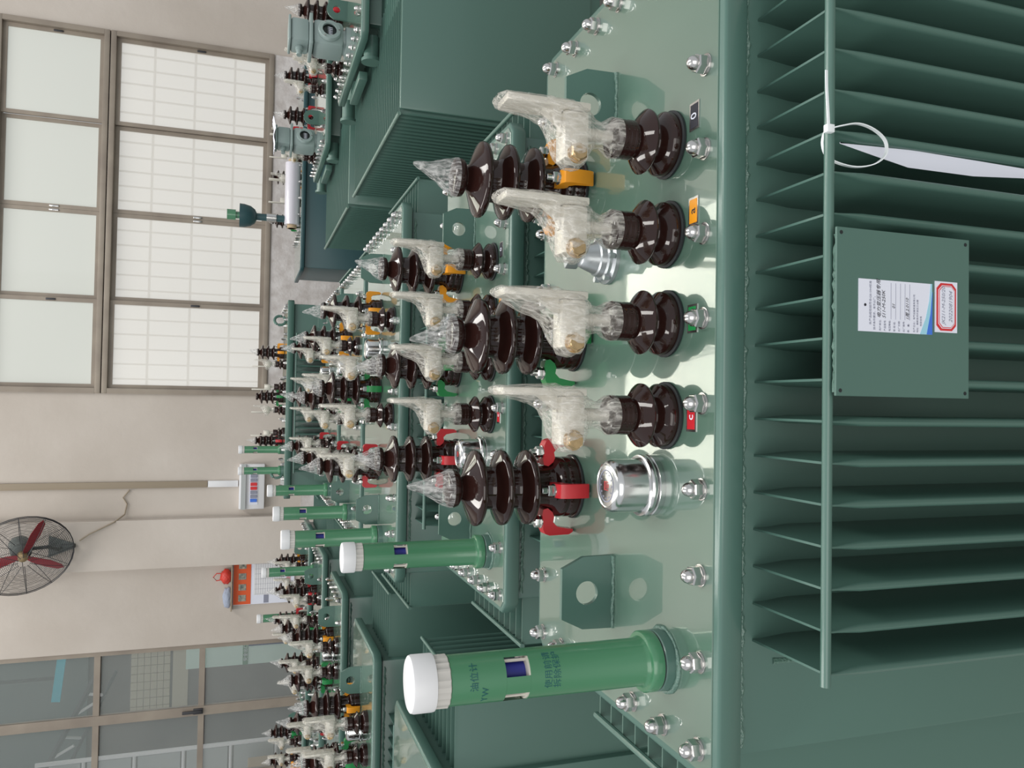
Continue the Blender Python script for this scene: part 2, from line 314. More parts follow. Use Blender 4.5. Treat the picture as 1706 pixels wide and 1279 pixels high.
PM = pole_meshes()
COV = {'red': M_red, 'yellow': M_yel, 'green': M_grn}
def hv_bushing(T, x, y, z, colr, i=0, near=True, angs=(-90, 0, 90, 180), film=True):
    o = link('high_voltage_bushing', cached(('hv', near), lambda: m_hv(40 if near else 20)), T, (x, y, z), label='brown ribbed porcelain bushing with %s clamp covers' % colr)
    if near: link('gasket_or_gap_band', cached('g53', lambda: m_gask(.053)), o)
    for a in angs:
        c = link('clamp', cached(('clamp', colr), lambda: m_clamp(COV[colr])), o, rot=(0, 0, radians(a)), label=colr + ' plastic clamp cover')
        link('clamp_nut', cached('stud', m_stud), o, rot=(0, 0, radians(a)))
    if film: link('plastic_wrap', cached(('hvf', i % 4), lambda: m_hvfilm(i*3.1+1, [(.004, .0), (-.010, .002), (.016, .0), (-.008, .004)][i % 4])), o, label='crinkled clear film tied over the top')
    return o
def lv_bushing(T, x, y, z, i=0, near=True, bar=False, label=None):
    o = link('low_voltage_bushing', cached(('lv', near), lambda: m_lv(36 if near else 18)), T, (x, y, z))
    if near: link('gasket_or_gap_band', cached('g43', lambda: m_gask(.044)), o)
    if bar:
        link('terminal_bar', cached('bar', m_barterm), o, rot=(0, 0, .2*sin(i*2.1)))
        if i % 2: link('plastic_wrap', cached('barfilm', lambda: m_lvfilm(11)), o)
    else:
        link('terminal_clamp', cached('term', m_term), o); link('terminal_bolt', cached('tbolt', m_tbolt), o, label='yellowish hex bolt head')
        link('plastic_wrap', cached(('lvf', i % 5), lambda: m_lvfilm(i % 5 + 1, [.0, .05, .7, .1, .0][i % 5])), o, label='crinkled stretch film around the terminal')
    return o
def oil_gauge(T, x, y, z, text=False, tall=1.0, rz=0):
    o = link('oil_level_gauge', PM['tube'], T, (x, y, z), (0, 0, rz), label='bright green upright tube with white cap'); o.scale = (1, 1, tall)
    for k in ('socket', 'seal', 'float', 'rods', 'collar', 'cap'):
        link({'rods': 'guide_rods', 'collar': 'ribbed_collar'}.get(k, k), PM[k], o)
    if text:
        for (txt, zz, a0) in (('油位计', .276, -62), ('YW', .262, -98), ('使用前请', .178, -72), ('拆除保护', .166, -72)):
            for k, ch in enumerate(txt):
                me = cached(('ch', ch), lambda ch=ch: textmesh(ch, .0115, M_inkt, 0, .0003, 'CENTER'))
                a = radians(a0 + (k - 1.5) * 22); t = link('printed_character', me, o)
                t.matrix_local = Matrix.Translation((.0307*cos(a), .0307*sin(a), zz)) @ Matrix.Rotation(a + pi/2, 4, 'Z') @ Matrix.Rotation(pi/2, 4, 'X')
    return o

def transformer(label, C, top, lid, nuts=None, near=False, group='distribution transformers on the hall floor', front_fins=None, left_fins=None, right_fins=None, finH=.72, tank_in=.016, paint=None, flange=.033, lidm=None):
    """C: world xy of the empty; all part positions given in world xy, lid top z = top"""
    P = paint or M_paint
    T = thing('transformer', label, 'transformer', (C[0], C[1], 0), group=group)
    L = lambda x, y: (x - C[0], y - C[1])
    x0, x1, y0, y1 = lid; (lx0, ly0), (lx1, ly1) = L(x0, y0), L(x1, y1)
    b = MB(); r = .016
    def ring(o, z): c = r + o; return [(lx0-o+c,ly0-o,z),(lx1+o-c,ly0-o,z),(lx1+o,ly0-o+c,z),(lx1+o,ly1+o-c,z),(lx1+o-c,ly1+o,z),(lx0-o+c,ly1+o,z),(lx0-o,ly1+o-c,z),(lx0-o,ly0-o+c,z)]
    def stack(rs):
        v = [p for q in rs for p in q]; f = [(j*8+i, j*8+(i+1) % 8, (j+1)*8+(i+1) % 8, (j+1)*8+i) for j in range(len(rs)-1) for i in range(8)]
        return v, f + [tuple(range(7, -1, -1)), tuple((len(rs)-1)*8+i for i in range(8))]
    link('lid', MB().add(*stack([ring(0, top-.008), ring(0, top-.0006), ring(-.0006, top)])).mesh('lid', lidm or M_lid, 20), T)
    link('flange', MB().add(*stack([ring(.010, top-flange-.002), ring(.013, top-flange+.001), ring(.013, top-.006), ring(.0112, top-.003), ring(.008, top-.0018)])).mesh('flange', P, 50), T)
    ti = tank_in
    if near: link('gasket_or_gap_band', MB().add(*stack([ring(-.004, top-flange-.0065), ring(-.004, top-flange-.0015)])).mesh('gasket_or_gap_band', M_black, 0), T)  # black band added as the dark shade in the gap under the flange
    b = MB(); b.box(lx0+ti, lx1-ti, ly0+ti, ly1-ti, .16, top-flange-.004, .006)
    link('tank', b.mesh('tank', P, 30), T)
    b = MB(); b.box(lx0+.2, lx0+.26, ly0-.03, ly1+.03, .06, .16); b.box(lx1-.26, lx1-.2, ly0-.03, ly1+.03, .06, .16); link('base_channel', b.mesh('base_channel', P), T)
    for sx in (lx0+.23, lx1-.23):
        for sy in (ly0+.05, ly1-.05):
            link('wheel', cached('wheel', lambda: MB().lathe([(.05,-.02),(.06,-.02),(.06,.012),(.07,.012),(.07,.02),(.05,.02)], 20, Matrix.Rotation(pi/2, 4, 'Y')).mesh('wheel', M_mot)), T, (sx, sy, .07))
    nm = cached('nut', m_nut) if near else cached('nutf', m_nut_far)
    for (x, y) in (nuts or []):
        o = link('dome_nut', nm, T, (*L(x, y), top), (0, 0, random.uniform(0, 1)))
    # fins
    zt = top - .069
    if front_fins:
        xa, cnt, pitch, dep = front_fins; wy = ly0 + ti
        if near:
            for k in range(cnt): link('fin', cached(('fin', dep, finH), lambda: m_fin(dep, finH)), T, (xa - C[0] + k*pitch, wy, zt))
        else: link('fins', cached(('finj', dep, finH, cnt, pitch), lambda: m_fin_join(dep, finH, cnt, pitch)), T, (xa - C[0], wy, zt), kind='stuff')
        xe = xa - C[0] + (cnt-1)*pitch
        link('fin_rod', MB().tube([(xa-C[0]-.012, wy-dep, zt+.002), (xe+.012, wy-dep, zt+.002)], .0058, 12).mesh('fin_rod', P), T)
        link('weld_bead', MB().tube([(lx0+.03 + i*.006, wy-.004, top-.050+random.uniform(-.002,.002)) for i in range(int((lx1-lx0-.06)/.006))], .0035, 5, .5).mesh('weld_bead', M_weld if near else P, 60), T)
    for side, sp in ((-1, left_fins), (1, right_fins)):
        if not sp: continue
        ya, cnt, pitch, tipx = sp; wx = (lx0 + ti) if side < 0 else (lx1 - ti); dep = abs(tipx - C[0] - wx); dep = round(dep, 3)
        rz = -pi/2 if side < 0 else pi/2      # tip towards -x : local -y -> -x
        if near:
            for k in range(cnt): link('fin', cached(('fin', dep, finH), lambda: m_fin(dep, finH)), T, (wx, ya - C[1] + k*pitch, zt), (0, 0, rz))
        else:
            link('fins', cached(('finj', dep, finH, cnt, pitch), lambda: m_fin_join(dep, finH, cnt, pitch)), T, (wx, ya - C[1] + ((cnt-1)*pitch if side < 0 else 0), zt), (0, 0, rz), kind='stuff')
        link('fin_rod', MB().tube([(tipx-C[0], ya-C[1]-.012, zt+.002), (tipx-C[0], ya-C[1]+(cnt-1)*pitch+.012, zt+.002)], .0058, 10).mesh('fin_rod', P), T)
    T['_c'] = 0; del T['_c']
    return T, (lambda x, y, z=0: (x - C[0], y - C[1], top + z))
def perimeter(x0, x1, y0, y1, nx, ny):
    p = [(x0 + (x1-x0)*i/nx, y) for i in range(nx+1) for y in (y0, y1)]
    return p + [(x, y0 + (y1-y0)*j/ny) for j in range(1, ny) for x in (x0, x1)]
def add_lug(T, pos, near=True, rnd=False):
    o = link('lifting_lug', cached('rlug', m_roundlug) if rnd else cached('lug', m_lug), T, pos)
    if near: link('weld_bead', cached('lugweld', lambda: m_weld(.112)), o, (0, -.001, .001))
    return o

# ================================================================ SETTING
def struct(name, mb, m, sm=0, **kw): return link(name, mb.mesh(name, m, sm), kind='structure', **kw)
YW = 9.4
struct('floor', MB().box(-12, 12, -3, 26, -.2, 0), M_floor)
# far wall in pieces around the openings (window x 0.03..3.93 z 1.40..4.9; upper lights; glazed partition x < -2.71)
b = MB()
b.box(-2.71, .03, YW, YW+.3, 0, 5.25); b.box(.03, 3.93, YW, YW+.3, 0, 1.40); b.box(3.93, 10, YW, YW+.3, 0, 5.25)
b.box(-2.71, -.95, YW, YW+.3, 5.25, 8.6); b.box(2.95, 10, YW, YW+.3, 5.25, 8.6)
b.box(.03, 3.93, YW, YW+.3, 4.15, 5.25); b.box(-.95, 2.95, YW, YW+.3, 7.9, 8.6); b.box(-10, -2.71, YW, YW+.3, 4.6, 8.6)
struct('wall_back', b, M_plast)
b = MB(); b.box(.03, 3.93, YW-.012, YW, 0, 1.385); b.box(-1.3, .03, YW-.006, YW, 0, 1.0); struct('trim_1', b, M_plast2)
b = MB(); b.box(-1.83, -1.31, YW-.14, YW, 0, 8.6, .004); struct('wall_pilaster', b, M_plast)
# windows
def window(n, x0, x1, z0, z1, cols, m, grille):
    W_ = link('window_%d' % n, None, kind='structure'); W_.location = ((x0+x1)/2, YW, z0)
    cx = (x0+x1)/2
    b = MB(); d0, d1 = -.03, .12; t = .055
    b.box(x0-cx, x1-cx, d0, d1, 0, t, .004); b.box(x0-cx, x1-cx, d0, d1, z1-z0-t, z1-z0, .004); b.box(x0-cx, x0-cx+t, d0, d1, t, z1-z0-t); b.box(x1-cx-t, x1-cx, d0, d1, t, z1-z0-t)
    link('window_frame', b.mesh('window_frame', M_frame, 30), W_)
    w = (x1-x0-2*t)/cols
    for k in range(cols):
        a = x0-cx+t + k*w; off = .02 + (.035 if k in (1, 2) else 0); s = .042; e = a + w
        b = MB(); H = z1-z0-t
        b.box(a+.001, e-.001, off, off+.03, t, t+s); b.box(a+.001, e-.001, off, off+.03, H-s, H)
        b.box(a+.001, a+s, off, off+.03, t+s, H-s); b.box(e-s, e-.001, off, off+.03, t+s, H-s)
        sa = link('sash', b.mesh('sash', M_frame, 30), W_)
        link('pane', MB().box(a+s-.002, e-s+.002, off+.012, off+.018, t+s-.002, H-s+.002).mesh('pane', m, 0), sa)
        link('handle', MB().box((a+s*.25) if k == 2 else (e-s*.75), (a+s*.75) if k == 2 else (e-s*.25), off-.012, off, H*.45, H*.45+.09, .004).mesh('handle', M_cage if k in (0, 3) else M_steel, 30), sa)
    if grille:
        b = MB(); Hh = z1-z0
        nz = 3; nx = 23
        for i in range(1, nz+1): zz = Hh*i/(nz+1); b.box(x0-cx, x1-cx, .145, .165, zz-.012, zz+.012)
        for i in range(1, nx+1): xx = x0-cx + (x1-x0)*i/(nx+1); b.box(xx-.009, xx+.009, .150, .162, 0, Hh)
        link('grille', b.mesh('grille', M_cage, 0), W_, label='burglar bars behind the papered panes')
    return W_
window(1, .03, 3.93, 1.40, 3.08, 4, M_panel, True)
window(2, .03, 3.93, 3.09, 4.15, 4, M_pane, False)
window(3, -.95, 2.95, 5.25, 7.9, 4, M_sky, False)
# glazed partition at the left
Pn = link('window_4', None, kind='structure'); Pn.location = (-2.71, YW, 0)
b = MB()
for (xa, xb, za, zb) in ((-.05,0,0,4.6),(-.78,-.68,0,4.6),(-1.5,-1.44,0,3.06),(-2.9,-2.8,0,4.6),(-4.4,-4.3,0,4.6),(-5.9,-5.8,0,4.6)): b.box(xa, xb, .02, .08, za, zb)
for zz in (3.06, 2.02, .9, 4.55): b.box(-6, -.001, .026, .074, zz-.04, zz+.02)
link('window_frame', b.mesh('window_frame', M_frame, 30), Pn)
xs = [0, -.73, -1.47, -2.85, -4.35, -5.85]; zs = [0, .86, 1.98, 3.02, 4.55]
for i in range(5):
    for j in range(4):
        link('pane', MB().box(xs[i+1]+.02, xs[i]-.02, .045, .051, zs[j]+.03, zs[j+1]-.01).mesh('pane', M_glass, 0), Pn)
link('latch', MB().box(-.76,-.70,.0,.02,1.99,2.09,.004).box(-.745,-.715,-.02,.0,2.0,2.2,.004).mesh('latch', M_cage, 30), Pn)
# outside the partition
struct('wall_outside', MB().box(-16, -3.6, 15, 15.3, -.1, 9), M_concr)
b = MB(); b.box(-16, 2, 14.6, 14.7, 3.95, 9.5); struct('wall_outside_upper', b, M_dkwall)
t = thing('outdoor_tile_strip', 'cream tiled wall strip seen through the partition glass', 'tiled wall', (-4.7, 14.5, 0))
for i in range(8):
    for j in range(6):
        link('tile', cached('tile', lambda: MB().box(0,.128,-.03,.0,0,.095,.004).mesh('tile', M_tile, 0)), t, (-.55 + i*.134, 0, 2.70 + j*.10))
link('backing', MB().box(-.57,.54,0,.08,0,3.32).mesh('backing', M_concr, 0), t)
link('lower_strip', MB().box(-.55,.53,-.02,0,2.42,2.66).mesh('lower_strip', M_tile, 0), t)
t = thing('lightbox_sign', 'pale mint sign panel with green lettered strip behind glass', 'sign', (-3.62, 12.0, 0))
link('post', MB().box(-.12,-.08,.01,.05,0,.5).box(.08,.12,.01,.05,0,.5).mesh('post', M_grmetal, 0), t)
link('panel', MB().box(-.17,.17,0,.06,.5,2.32).mesh('panel', M_palem, 0), t)
link('strip', MB().box(-.17,.17,-.012,0,1.50,1.57).mesh('strip', M_tube, 0), t)
link('lettering', textmesh('安全出口', .06, M_paper, 0, .001, 'CENTER'), t, (0, -.014, 1.512), (pi/2, 0, 0))
link('navy_panel', MB().box(.09,.17,-.02,0,.5,1.49).mesh('navy_panel', M_bluedk, 0), t)
t = thing('roof_truss', 'steel lattice truss under the outdoor roof beyond the glass', 'truss', (-4.3, 13.2, 0))
b = MB(); b.tube([(-2.6,0,4.95),(.2,0,3.60)], .045, 6); b.tube([(-2.6,0,4.60),(.2,0,3.35)], .03, 6); link('chord', b.mesh('chord', M_cage), t)
for i in range(9):
    x = -2.5 + i*.3; z0 = 4.95 - (x+2.6)*.482; z1 = 4.60 - (x+2.6)*.446
    link('brace', MB().tube([(x,0,z0),(x+(.16 if i % 2 else -.05),0,z1)], .022, 6).mesh('brace', M_white if i % 3 else M_grmetal), t)
link('post', MB().tube([(-1.6,.1,0),(-1.6,.1,4.6)], .05, 8).mesh('post', M_cage), t)
t = thing('cyan_roof_sheet', 'bright cyan sheet hanging high outside behind the partition glass', 'sheet', (-3.95, 12.6, 4.0))
link('sheet', MB().box(-.32,.36,-.03,.0,-.06,.05,0,Matrix.Rotation(.10, 4, 'Y')).mesh('sheet', M_cyan), t)
link('hanger', MB().box(-.02,.02,.0,.03,.0,2.5).mesh('hanger', M_cage), t)
t = thing('outdoor_gate', 'white framed gate with cross rails standing outside behind the glass', 'gate', (-4.72, 11.6, 0))
link('post', MB().tube([(0,0,0),(0,0,4.05)], .03, 8).mesh('post', M_white), t)
for i in range(6):
    link('rail', MB().tube([(0,0,.5+i*.6),(-1.6,0,.5+i*.6)], .022, 8).mesh('rail', M_white), t)
    link('infill_panel', MB().box(-1.58,-.04,.01,.02,.54+i*.6,1.06+i*.6 if i < 5 else 3.9).mesh('infill_panel', M_grmetal, 0), t)
t = thing('cardboard_stack', 'large tan carton stack standing outside the partition', 'box', (-5.35, 10.9, 0))
link('carton', MB().box(-.6,.6,-.3,.3,.12,.8,.01).mesh('carton', M_card, 30), t); link('carton', MB().box(-.55,.58,-.3,.3,.81,1.48,.01).mesh('carton', M_card, 30), t)
link('pallet', MB().box(-.65,.65,-.35,.35,0,.11).mesh('pallet', M_trunk, 0), t)

# wall fittings
t = thing('cable_trunking', 'beige cable trunking running down the wall beside the pilaster', 'trunking', (-.95, YW, 1.66))
link('upper_channel', MB().box(-.035,.035,-.03,0,.34,6.5,.003).mesh('upper_channel', M_trunk, 30), t)
link('lower_channel', MB().box(-.035,.035,-.03,0,.02,.335,.003).mesh('lower_channel', M_white, 30), t, label='short white section')
t = thing('breaker_box', 'white breaker box with switches mounted low on the wall', 'breaker box', (-.98, YW, 1.40))
link('housing', MB().box(-.25,.25,-.09,0,0,.27,.008).mesh('housing', M_white, 30), t); link('hood', MB().prism([(-.25,.20),(.25,.20),(.25,.25),(-.25,.25)], -.12, -.09).mesh('hood', M_grmetal, 30), t)
link('switch_window', MB().box(-.20,.16,-.094,-.09,.07,.16).mesh('switch_window', M_paper, 0), t)
for k, mm in enumerate((M_stblue, M_inkg, M_inkg, M_stred, M_stred, M_inkg, M_inkg)): link('breaker', MB().box(-.17+k*.045,-.135+k*.045,-.105,-.094,.08,.15,.002).mesh('breaker', mm, 0), t)
t = thing('notice_board', 'notice board with orange photo banner and white table sheet', 'notice board', (-2.05, YW, 1.05))
link('board', MB().box(-.25,.25,-.02,0,0,.66).mesh('board', M_paper, 0), t)
link('banner', MB().box(-.245,.245,-.024,-.02,.47,.655).mesh('banner', M_orange, 0), t, label='orange banner strip')
for k in range(4): link('photo', MB().box(-.21+k*.12,-.14+k*.12,-.027,-.024,.52,.60).mesh('photo', M_photo, 0), t)
link('table_sheet', MB().box(-.15,.21,-.023,-.02,.12,.44).mesh('table_sheet', M_white, 0), t)
b = MB()
for k in range(12): b.box(-.14,.20,-.0245,-.023,.14+k*.025,.1415+k*.025)
for k in range(7): b.box(-.14+k*.056,-.1385+k*.056,-.0245,-.023,.13,.43)
link('table_lines', b.mesh('table_lines', M_inkg, 0), t, kind='stuff')
link('stamp', MB().box(-.24,-.15,-.024,-.02,.28,.33).mesh('stamp', M_inkg, 0), t)
me = textmesh('安全生产', .05, M_stred, 0, .001, 'CENTER'); o = link('lettering', me, t, (0, -.024, .05), (pi/2, 0, 0))
t = thing('wall_shelf', 'small plaster coloured shelf board above the notice board', 'shelf', (-2.1, YW, 1.715))
link('board', MB().box(-.25,.28,-.10,0,0,.014,.003).mesh('board', M_trunk, 30), t)
bm = bmesh.new(); bmesh.ops.create_icosphere(bm, subdivisions=3, radius=1)
for v in bm.verts:
    n_ = 1 + .22*noise.noise(v.co*2.3); v.co = Vector((v.co.x*.085, v.co.y*.05, v.co.z*.062)) * n_; v.co.z = max(v.co.z, -.05)
me = bpy.data.meshes.new('bag'); bm.to_mesh(me); bm.free(); me.shade_smooth(); me.materials.append(M_bag)
t = thing('plastic_bag', 'crumpled red plastic bag lying on the small wall shelf', 'bag', (-1.97, YW-.055, 1.78)); link('bag_body', me, t)
link('bag_handle', MB().tube([(-.03,0,.04),(-.04,0,.10),(.0,0,.135),(.04,0,.10),(.035,0,.04)], .006, 6).mesh('bag_handle', M_bag), t)
bm = bmesh.new(); bmesh.ops.create_icosphere(bm, subdivisions=3, radius=1)
for v in bm.verts:
    n_ = 1 + .3*noise.noise(v.co*2.9 + Vector((5, 0, 0))); v.co = Vector((v.co.x*.11, v.co.y*.045, v.co.z*.05)) * n_; v.co.z = max(v.co.z, -.035)
me = bpy.data.meshes.new('cloth'); bm.to_mesh(me); bm.free(); me.shade_smooth(); me.materials.append(M_cloth)
link('cloth_bundle', me, None, (-2.2, YW-.05, 1.764), label='bundled blue grey work cloth beside the red bag on the shelf', category='cloth')

# wall fan
FC = Vector((-1.575, YW-.52, 3.65)); nrm = Vector((-.42, -.84, -.34)).normalized()
t = thing('wall_fan', 'large industrial wall fan with red blades in a wire cage', 'fan', (-1.60, YW-.14, 3.40))
q = nrm.to_track_quat('Z', 'Y'); Rf = Matrix.Translation(FC - Vector(t.location)) @ q.to_matrix().to_4x4()
R = .445; b = MB()
def cagept(r, a, s): return (r*cos(a), r*sin(a), s*(.09*(1-(r/R)**2.2)+.01))
for s in (1, -1):
    for k in range(26):
        r = .06 + (R-.06)*k/25; b.add(*(lambda m: (m.v, m.f))(MB().tube([cagept(r, 2*pi*i/36, s) for i in range(37)], .0016 if k < 25 else .005, 4)), Rf)
    for k in range(12):
        b.add(*(lambda m: (m.v, m.f))(MB().tube([cagept(.05+(R-.05)*i/6, 2*pi*k/12, s) for i in range(7)], .0028, 4)), Rf)
link('wire_cage', b.mesh('wire_cage', M_cage, 60), t, kind='stuff')
for k, (dx, dz) in enumerate(((.55, -.20), (-.23, -.35), (-.07, .40))):
    d = q.inverted() @ Vector((dx, 0, dz)); an = math.atan2(d.y, d.x); b = MB()
    pts = [(.03,-.02),(.12,-.045),(.25,-.055),(.38,-.04),(.42,0),(.38,.03),(.25,.045),(.12,.03),(.03,.02)]
    v = [(x, y, y*.35) for x, y in pts] + [(x, y, y*.35-.006) for x, y in pts]; n = len(pts)
    f = [tuple(range(n)), tuple(range(2*n-1, n-1, -1))] + [(i, (i+1) % n, (i+1) % n + n, i+n) for i in range(n)]
    link('blade', b.add(v, f, Rf @ Matrix.Rotation(an, 4, 'Z')).mesh('blade', M_blade, 30), t)
link('hub', MB().lathe([(.045,-.03),(.045,.03),(.03,.04),(.005,.042)], 24, Rf).mesh('hub', M_brass), t)
link('motor', MB().lathe([(.03,-.03),(.085,-.05),(.095,-.09),(.095,-.22),(.075,-.25),(.01,-.255)], 28, Rf).mesh('motor', M_mot), t)
p0 = Rf @ Vector((0, 0, -.12)); link('arm', MB().tube([tuple(p0), (p0.x*.7+.02, -.16, .06), (.03, -.10, .0), (.05, -.02, -.02), (.05, 0, -.10)], .018, 10).mesh('arm', M_mot), t)
link('bracket', MB().prism([(-.06,.10),(.16,.10),(.07,-.14),(.03,-.14)], -.03, 0).box(.03,.07,-.05,0,-.14,.1,.004).mesh('bracket', M_mot, 30), t)
t = thing('power_cord', 'thin grey fan cord looping across the pilaster edge', 'cord', (-1.1, YW, 3.2))
link('cord', MB().tube([(.10,-.02,-.42),(.02,-.02,-.36),(-.05,-.02,-.40),(-.16,-.03,-.38),(-.22,-.15,-.30),(-.34,-.16,-.06),(-.40,-.16,.02)], .008, 6).mesh('cord', M_trunk), t)

# ================================================================ CENTRE ROW
def typeA(label, dx, dy, top, near, extra=True):
    X = lambda x: x + dx; Y = lambda y: y + dy
    fr = [(X(-.429 + .108*k), Y(.872)) for k in range(10)] + [(X(.635), Y(.872))]
    bk = [(X(-.433 + .108*k), Y(1.414)) for k in range(10)] + [(X(.635), Y(1.392))]
    sd = [(X(-.433), Y(y)) for y in (.961, 1.048, 1.139, 1.230, 1.322)] + [(X(.635), Y(y)) for y in (.955, 1.040, 1.124, 1.207, 1.298)]
    T, P = transformer(label, (X(.10), Y(1.14)), top, (X(-.456), X(.657), Y(.845), Y(1.436)), fr+bk+sd, near=True, group='glossy green transformers in the middle row',
                       front_fins=(X(-.296), 19, .0468, .1365), left_fins=(Y(.905), 10, .0445, X(-.560)), right_fins=(Y(.905), 10, .0445, X(.760)))
    for i, x in enumerate((.359, .235, .112, -.014)):
        lv_bushing(T, *P(X(x), Y(.963)), i)
        pm = [M_steel, M_yel, M_grn, M_red][i]
        lb = link('phase_plate', cached('pplate', lambda: MB().box(-.0185,.0185,-.0115,.0115,0,.0012).mesh('phase_plate', M_steel, 0)), T, P(X([.378, .253, .113, -.015][i]), Y(.897)), label=['silver', 'yellow', 'green', 'red'][i] + ' marked phase plate')
        link('colour_mark', cached(('pc', i), lambda: MB().box(-.0155,.0155,-.0088,.0088,.0012,.0016).mesh('colour_mark', [M_ink, M_yel, M_grn, M_red][i], 0)), lb)
        link('letter', cached(('pl', i), lambda: textmesh('0abc'[i], .019, M_paper if i != 1 else M_ink, 0, .0002, 'CENTER')), lb, (0, -.0055, .0018))
    for i, (x, c) in enumerate(((-.144, 'red'), (.112, 'green'), (.377, 'yellow'))): hv_bushing(T, *P(X(x), Y(1.285)), c, i)
    oil_gauge(T, *P(X(-.345), Y(.962)), text=(dy == 0), rz=radians(4), tall=.985)
    add_lug(T, P(X(-.289), Y(1.118))); add_lug(T, P(X(.470), Y(1.130)))
    cp = link('relief_valve', cached('cup', m_cup), T, P(X(-.113), Y(1.002)), label='polished metal pressure relief cap')
    link('emblem_ring', cached('ering', lambda: MB().lathe([(.0225,.0702),(.0225,.0706),(.0218,.0708),(.0210,.0706),(.0210,.0702)], 36, cap=False).mesh('emblem_ring', M_inkg)), cp)
    for a in range(12):
        link('emblem_character', cached('echar', lambda: MB().box(-.0009,.0009,-.0012,.0012,.0702,.0705).mesh('emblem_character', M_inkg, 0)), cp, (.0172*cos(a*pi/6), .0172*sin(a*pi/6), 0), (0, 0, a*pi/6))
    link('emblem', cached('emb', lambda: MB().box(-.006,-.0052,-.006,.006,.0702,.0706).box(.0052,.006,-.006,.006,.0702,.0706).box(-.006,.006,.0052,.006,.0702,.0706).box(-.004,.004,-.0004,.0004,.0702,.0706).box(-.003,.003,-.006,-.0052,.0702,.0706).mesh('emblem', M_stred, 0)), cp, label='small red emblem')
    link('tap_changer', cached('tap', m_tap), T, P(X(.232), Y(1.150)), (0, 0, .5), label='cast grey tap changer knob')
    link('weld_bead', cached('poleweld', lambda: MB().tube([(.042*cos(a), .042*sin(a), .001) for a in [i*2*pi/30 for i in range(31)]], .003, 6, .5).mesh('weld_bead', M_weld, 60)), T, P(X(-.345), Y(.962)))
    return T, P, X, Y
T1, P1, X1, Y1 = typeA('nearest green transformer, with plate and zip tie on its front fins', 0, 0, 1.100, True)
# plate welded to the rod of the first transformer
b = MB(); x0, x1, z0, z1 = .0135, .2, .845, 1.036
pl = link('nameplate_panel', MB().box(x0-.1, x1-.1, .708-1.14, .711-1.14, z0, z1, .0006).mesh('nameplate_panel', M_paint, 0), T1, label='flat green plate with two stickers')
for xx in (x0+.006, x1-.006):
    for zz in (z0+.006, z1-.006): link('screw_hole', cached('shole', lambda: MB().lathe([(.0022,0),(.0022,.0003)], 12, Matrix.Rotation(pi/2, 4, 'X')).mesh('screw_hole', M_black)), pl, (xx-.1, .708-1.14, zz))
link('weld_bead', MB().tube([(x0-.1+.004 + i*.005, .713-1.14, 1.0335+random.uniform(-.001, .001)) for i in range(36)], .0022, 5, .5).mesh('weld_bead', M_weld, 60), pl)
Yp = .708 - 1.14
card = link('inspection_card', MB().box(.086-.1, .1445-.1, Yp-.0008, Yp, .902, 1.0065).mesh('inspection_card', M_paper, 0), pl, label='white inspection card with blue corner')
def flat(name, pts, m, par, y): return link(name, MB().prism(pts, y-.0004, y).mesh(name, m, 0), par)
flat('corner_print', [(.086-.1,.902),(.1445-.1,.902),(.1445-.1,.904),(.125-.1,.906),(.105-.1,.911),(.086-.1,.9195)], M_stcyan, pl, Yp-.0008)
flat('corner_stripe', [(.086-.1,.902),(.135-.1,.902),(.110-.1,.9045),(.086-.1,.910)], M_stblue, pl, Yp-.0012)
def write(par, txt, x, z, size, m, it=0, rz=0, dy=.0009): return link('lettering', textmesh(txt, size, m, it, .0001), par, (x-.1, Yp-dy, z), (pi/2, rz, 0))
link('punch_mark', MB().lathe([(.0016,0),(.0016,.0003)], 12, Matrix.Rotation(pi/2, 4, 'X')).mesh('punch_mark', M_ink), pl, (.1155-.1, Yp-.0009, .9975))
write(pl, '本产品经检验符合GB1094标准', .0935, .9890, .0037, M_inkg); write(pl, '技术条件要求，准予出厂。', .0880, .9835, .0033, M_inkg)
for k, (a, bb) in enumerate((('用户单位:', '电力变压器专用'), ('产品型号:', 'S11-M-250K'), ('电压等级:', ''), ('联 结 组:', '01'), ('出厂日期:', ''), ('出厂编号:', ''), ('数    量:', '1周.2.0110'))):
    z = .9755 - k*.0067
    write(pl, a, .0872, z, .0030, M_inkg); 
    if k not in (0, 1): link('ruled_line', MB().box(.1010-.1, .1420-.1, Yp-.0011, Yp-.0008, z-.0008, z-.0005).mesh('ruled_line', M_inkg, 0), pl)
    if bb: write(pl, bb, .1015 if k < 2 else (.113 if k == 3 else .101), z+.0002, .0062 if k < 2 else .0056, M_ink, .35, -.03)
write(pl, '生产企业：电气设备制造有限公司', .0875, .9270, .0029, M_inkg); write(pl, '地址：高新技术开发区工业园', .0875, .9222, .0029, M_inkg); write(pl, '检验合格', .095, .9172, .0029, M_inkg)
st = link('serial_sticker', MB().box(.0895-.1, .1485-.1, Yp-.0008, Yp, .8640, .8975).mesh('serial_sticker', M_paper, 0), pl, label='white sticker with red octagonal border')
def octo(x0, x1, z0, z1, c): return [(x0+c,z0),(x1-c,z0),(x1,z0+c),(x1,z1-c),(x1-c,z1),(x0+c,z1),(x0,z1-c),(x0,z0+c)]
flat('red_border', octo(-.0085,.0465,.8662,.8953,.006), M_stred, pl, Yp-.0008); flat('border_gap', octo(-.0060,.0440,.8685,.8930,.0055), M_paper, pl, Yp-.0011)
flat('inner_border', octo(-.0052,.0432,.8693,.8922,.0052), M_stred, pl, Yp-.0014); flat('inner_field', octo(-.0044,.0424,.8700,.8915,.0048), M_paper, pl, Yp-.0017)
write(pl, 'JK211-M-250/20', .0985, .8840, .0066, M_inkg, .3, 0, .0022); write(pl, '2022081904', .1010, .8730, .0072, M_inkg, .35, 0, .0022)
